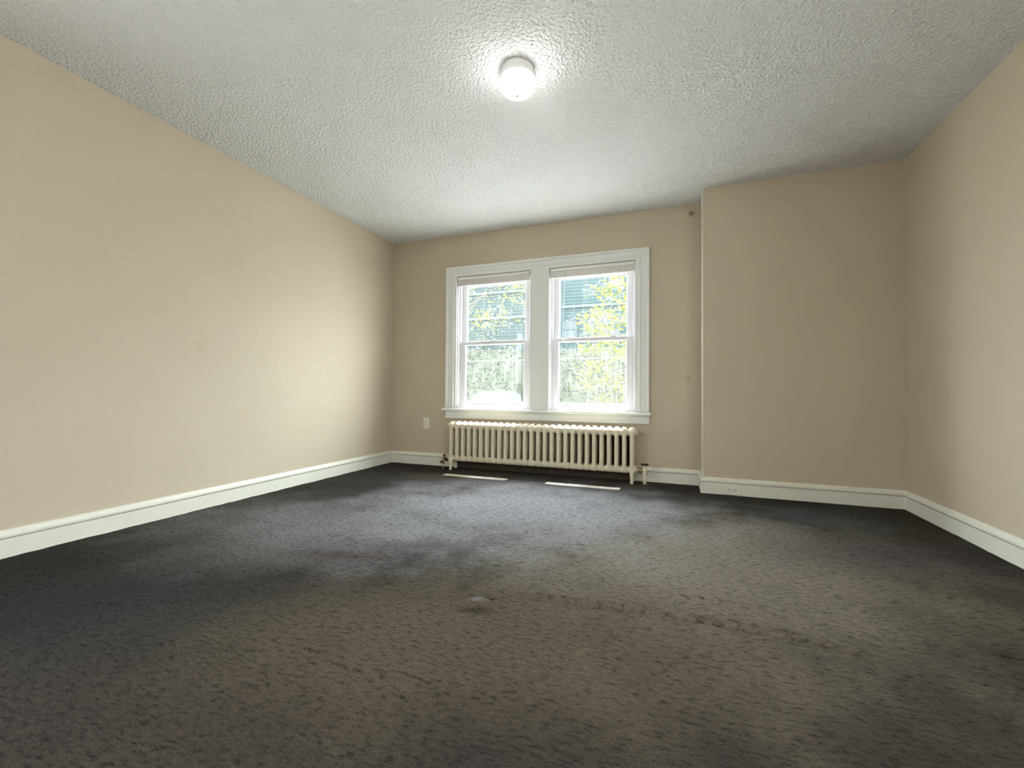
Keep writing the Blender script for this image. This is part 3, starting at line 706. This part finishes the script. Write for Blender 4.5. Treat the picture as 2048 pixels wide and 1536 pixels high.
def yard():
    struct('ground', box(B(), -45, 30, D+0.25, 60, -1.15, -0.95), M['lawn'])
    struct('driveway', box(B(), -45, 30, 9.2, 20.5, -0.949, -0.93), M['paving'])
    struct('bounce_slab', box(B(), -6.5, 4.5, D+0.201, D+2.9, 0.20, 0.34), M['bounce_coat'])  # unseen slab added to bounce sunlight up to the ceiling
    struct('side_yard', box(B(), XR+0.25, 14, -14, D+0.24, -1.15, -0.95), M['paving'])
    struct('side_path', box(B(), -16, XL-0.25, -14, D+0.24, -1.15, -0.95), M['paving'])
    struct('roof_eave', box(B(), XL-0.6, XR+0.6, D+0.201, EAVE_Y, 2.70, 2.78), M['eave'])
EAVE_Y = 4.90
yard()
def leaf_quad(bm, c, s, rnd, flat=0.4):
    """one pointed leaf"""
    a = Vector((rnd.gauss(0, 1), rnd.gauss(0, 1), rnd.gauss(0, flat))).normalized()
    b_ = a.cross(Vector((rnd.gauss(0, 0.5), rnd.gauss(0, 0.5), 1))).normalized()
    v = [bm.verts.new(c+a*s*p+b_*s*q) for p, q in ((-0.5, 0), (-0.1, 0.22), (0.5, 0), (-0.1, -0.22))]
    bm.faces.new(v)
def tree(name, base, height, crown, n, ls, label, leafm, group, seed):
    rnd = random.Random(seed); t = empty(name, base, label, 'tree', group)
    bx_, by_, bz_ = base
    bm = tube(B(), [(bx_, by_, bz_), (bx_+0.05, by_, bz_+height*0.3), (bx_-0.05, by_+0.1, bz_+height*0.6), (bx_, by_, bz_+height*0.9)], [0.03*height, 0.024*height, 0.014*height, 0.004*height], 10)
    tk = obj('trunk', bm, M['bark'], t, smooth=True, weld=False)
    cl = []
    for k in range(crown['k']):
        for _ in range(40):
            p = Vector((rnd.uniform(-1, 1), rnd.uniform(-1, 1), rnd.uniform(-1, 1)))
            if 0.15 < p.length < 1: break
        q = Vector((crown['c'][0]+p.x*crown['r'][0], crown['c'][1]+p.y*crown['r'][1], crown['c'][2]+p.z*crown['r'][2]))
        cl.append(q)
        if k < crown.get('b', 14):
            z0 = bz_+height*rnd.uniform(0.2, 0.6)
            s = Vector((bx_, by_, z0)); mid = (s+q)/2+Vector((0, 0, 0.15))
            obj('branch', tube(B(), [s, mid, q], [0.008*height, 0.005*height, 0.001*height], 7), M['bark'], t, smooth=True, weld=False)
    bm = B()
    for i in range(n):
        q = cl[rnd.randrange(len(cl))]; s = crown['s']
        leaf_quad(bm, q+Vector((rnd.gauss(0, s), rnd.gauss(0, s), rnd.gauss(0, s*0.5))), ls*rnd.uniform(0.7, 1.3), rnd)
    obj('foliage', bm, leafm, t, weld=False)
tree('leafy_tree', (0.6, 9.6, -0.95), 4.6, dict(c=(-0.55, 9.4, 2.0), r=(1.6, 1.2, 2.0), k=90, s=0.16, b=30), 6200, 0.105,
     'yellow green leafy tree close outside the right window', M['leaf'], None, 5)
tree('leafy_tree', (-7.3, 11.0, -0.95), 5.2, dict(c=(-4.9, 11.0, 3.5), r=(1.9, 1.0, 1.3), k=44, s=0.22, b=3), 1300, 0.10,
     'sparse pale leafy tree outside the left window', M['leaf'], None, 8)

def house(x0, x1, y, zw, lines, label, side, wins):
    t = empty('house', ((x0+x1)/2, y+3, -0.95), label, 'house', 'houses across the street')
    bm = box(B(), x0, x1, y, y+7, -0.95, zw)
    w = obj('wall', bm, side, t)
    bm = B()                                   # lap siding boards
    z = -0.8
    while z < zw-0.2:
        v = [bm.verts.new(p) for p in ((x0, y-0.001, z+0.2), (x1, y-0.001, z+0.2), (x1, y-0.03, z), (x0, y-0.03, z))]; bm.faces.new(v); z += 0.2
    obj('siding', bm, side, t, weld=False)
    for z in lines: obj('trim_board', box(B(), x0-0.05, x1+0.05, y-0.10, y-0.031, z-0.08, z+0.08), M['ext_trim'], t)
    for (a, c, p, q) in wins:
        bm = B(); frame_ring(bm, a, c, p, q, y-0.09, y-0.031, 0.08, 0.08, 0.08, 0.08); box(bm, a, c, y-0.08, y-0.031, (p+q)/2-0.03, (p+q)/2+0.03)
        fr = obj('house_window', bm, side, t, weld=False)
        obj('pane', box(B(), a+0.08, c-0.08, y-0.055, y-0.032, p+0.08, q-0.08), M['ext_glass'], fr)
    bm = B()
    v = [bm.verts.new(p) for p in ((x0-0.3, y-0.4, zw), (x1+0.3, y-0.4, zw), (x1+0.3, y+3.5, zw+2.6), (x0-0.3, y+3.5, zw+2.6), (x0-0.3, y+7.4, zw), (x1+0.3, y+7.4, zw))]
    for q in ((0, 1, 2, 3), (3, 2, 5, 4), (0, 3, 4), (1, 5, 2), (0, 4, 5, 1)): bm.faces.new([v[i] for i in q])
    obj('roof', bm, M['roof'], t, weld=False)
house(-15.5, -8.3, 26, 8.4, (7.27, 7.9, 5.6), 'grey sided house across the street seen through the left window', M['siding2'], [])
house(-7.3, -0.2, 26, 8.6, (6.05, 3.4), 'blue sided house across the street behind the leafy tree', M['siding'], [(-6.4, -5.4, 4.0, 5.3), (-3.9, -2.9, 4.0, 5.3), (-2.6, -1.6, 6.3, 7.5)])
def hedge(x0, x1, y, z1, label, seed):
    rnd = random.Random(seed); bm = B()
    n = int((x1-x0)*420)
    box(bm, x0, x1, y+0.15, y+1.0, -0.95, z1-0.2)
    for i in range(n):
        p = Vector((rnd.uniform(x0, x1), y+rnd.uniform(-0.1, 0.3), rnd.uniform(-0.9, z1+0.1*math.sin(i))))
        leaf_quad(bm, p, rnd.uniform(0.12, 0.22), rnd, 1)
    tag(obj('hedge', bm, M['far_leaf'], weld=False), label, 'hedge', 'hedges in front of the houses')
hedge(-14.5, -7.72, 21.5, 3.3, 'clipped green hedge in front of the grey house', 1)
hedge(-8.2, 0.6, 23.0, 3.3, 'clipped green hedge in front of the blue house', 2)
t = empty('utility_line', (-6.5, 21.0, -0.95), 'pale cable strung level between two poles in front of the hedges', 'utility line')
bm = tube(B(), [(-17, 21.0, 2.46), (-10, 21.0, 2.44), (-4, 21.0, 2.46), (4, 21.0, 2.50)], 0.022, 6)
obj('cable', bm, M['cable'], t, weld=False)
for x in (-17, 4): obj('pole', tube(B(), [(x, 21.0, -0.96), (x, 21.0, 2.9)], [0.10, 0.07], 12), M['bark'], t, smooth=True, weld=False)
for i, (x, y, h, lb) in enumerate([(-17.5, 43, 14, 'tall dull green tree behind the grey house'), (-9.3, 43, 15, 'tall dull green tree behind the gap between the houses'), (-1.2, 43, 15, 'tall dull green tree behind the blue house'), (6.5, 43, 14, 'tall dull green tree right of the blue house')]):
    tree('tall_tree', (x, y, -0.95), h, dict(c=(x, y, h*0.6), r=(2.9, 2.0, h*0.36), k=60, s=0.45, b=10), 3000, 0.6, lb, M['far_leaf'], 'trees behind the houses', 20+i)

def car():
    cx, cy, g = -7.05, 17.0, -0.93
    t = empty('parked_car', (cx, cy, g), 'silver blue car parked outside beyond the left window', 'car')
    hw = 0.86
    prof = [(-2.1, 0.35), (-2.15, 0.62), (-2.05, 0.85), (-1.55, 0.98), (-1.0, 1.02), (-0.35, 1.45), (0.1, 1.52), (0.75, 1.50), (1.25, 1.36), (1.65, 1.05), (2.05, 0.98), (2.12, 0.6), (2.05, 0.35)]
    bm = B(); rings = []
    for s, k in ((-1, 1.0), (1, 1.0)):
        rings.append([bm.verts.new((cx+s*hw*(1 if z < 1.03 else 0.80), cy+y, g+z*1.17)) for y, z in prof])
    n = len(prof)
    for j in range(n): bm.faces.new((rings[0][j], rings[0][(j+1) % n], rings[1][(j+1) % n], rings[1][j]))
    bm.faces.new(rings[0]); bm.faces.new(rings[1][::-1])
    bmesh.ops.recalc_face_normals(bm, faces=bm.faces)
    obj('car_body', bm, M['car_paint'], t, bevel=0.06, segs=3)
    bm = B(); v = [bm.verts.new(p) for p in ((cx-0.68, cy-1.03, g+1.225), (cx+0.68, cy-1.03, g+1.225), (cx+0.60, cy-0.46, g+1.65), (cx-0.60, cy-0.46, g+1.65))]
    bm.faces.new(v); bmesh.ops.solidify(bm, geom=bm.faces[:], thickness=-0.012)
    obj('windscreen', bm, M['ext_glass'], t)
    for sx in (-1, 1):
        for yy in (-1.3, 1.3):
            bm = lathe(B(), [(0.0, -0.1), (0.26, -0.1), (0.31, -0.07), (0.31, 0.07), (0.26, 0.1), (0.0, 0.1)], (cx+sx*0.80, cy+yy, g+0.31), 'X', 24)
            obj('wheel', bm, M['tyre'], t, weld=False)
        obj('headlight', lathe(B(), [(0.0, -0.03), (0.10, -0.02), (0.11, 0.02)], (cx+sx*0.6, cy-2.12, g+0.72), 'Y', 16), M['ext_trim'], t, weld=False)
    obj('bumper', box(B(), cx-0.84, cx+0.84, cy-2.22, cy-2.08, g+0.32, g+0.52), M['car_paint'], t, bevel=0.03)
car()
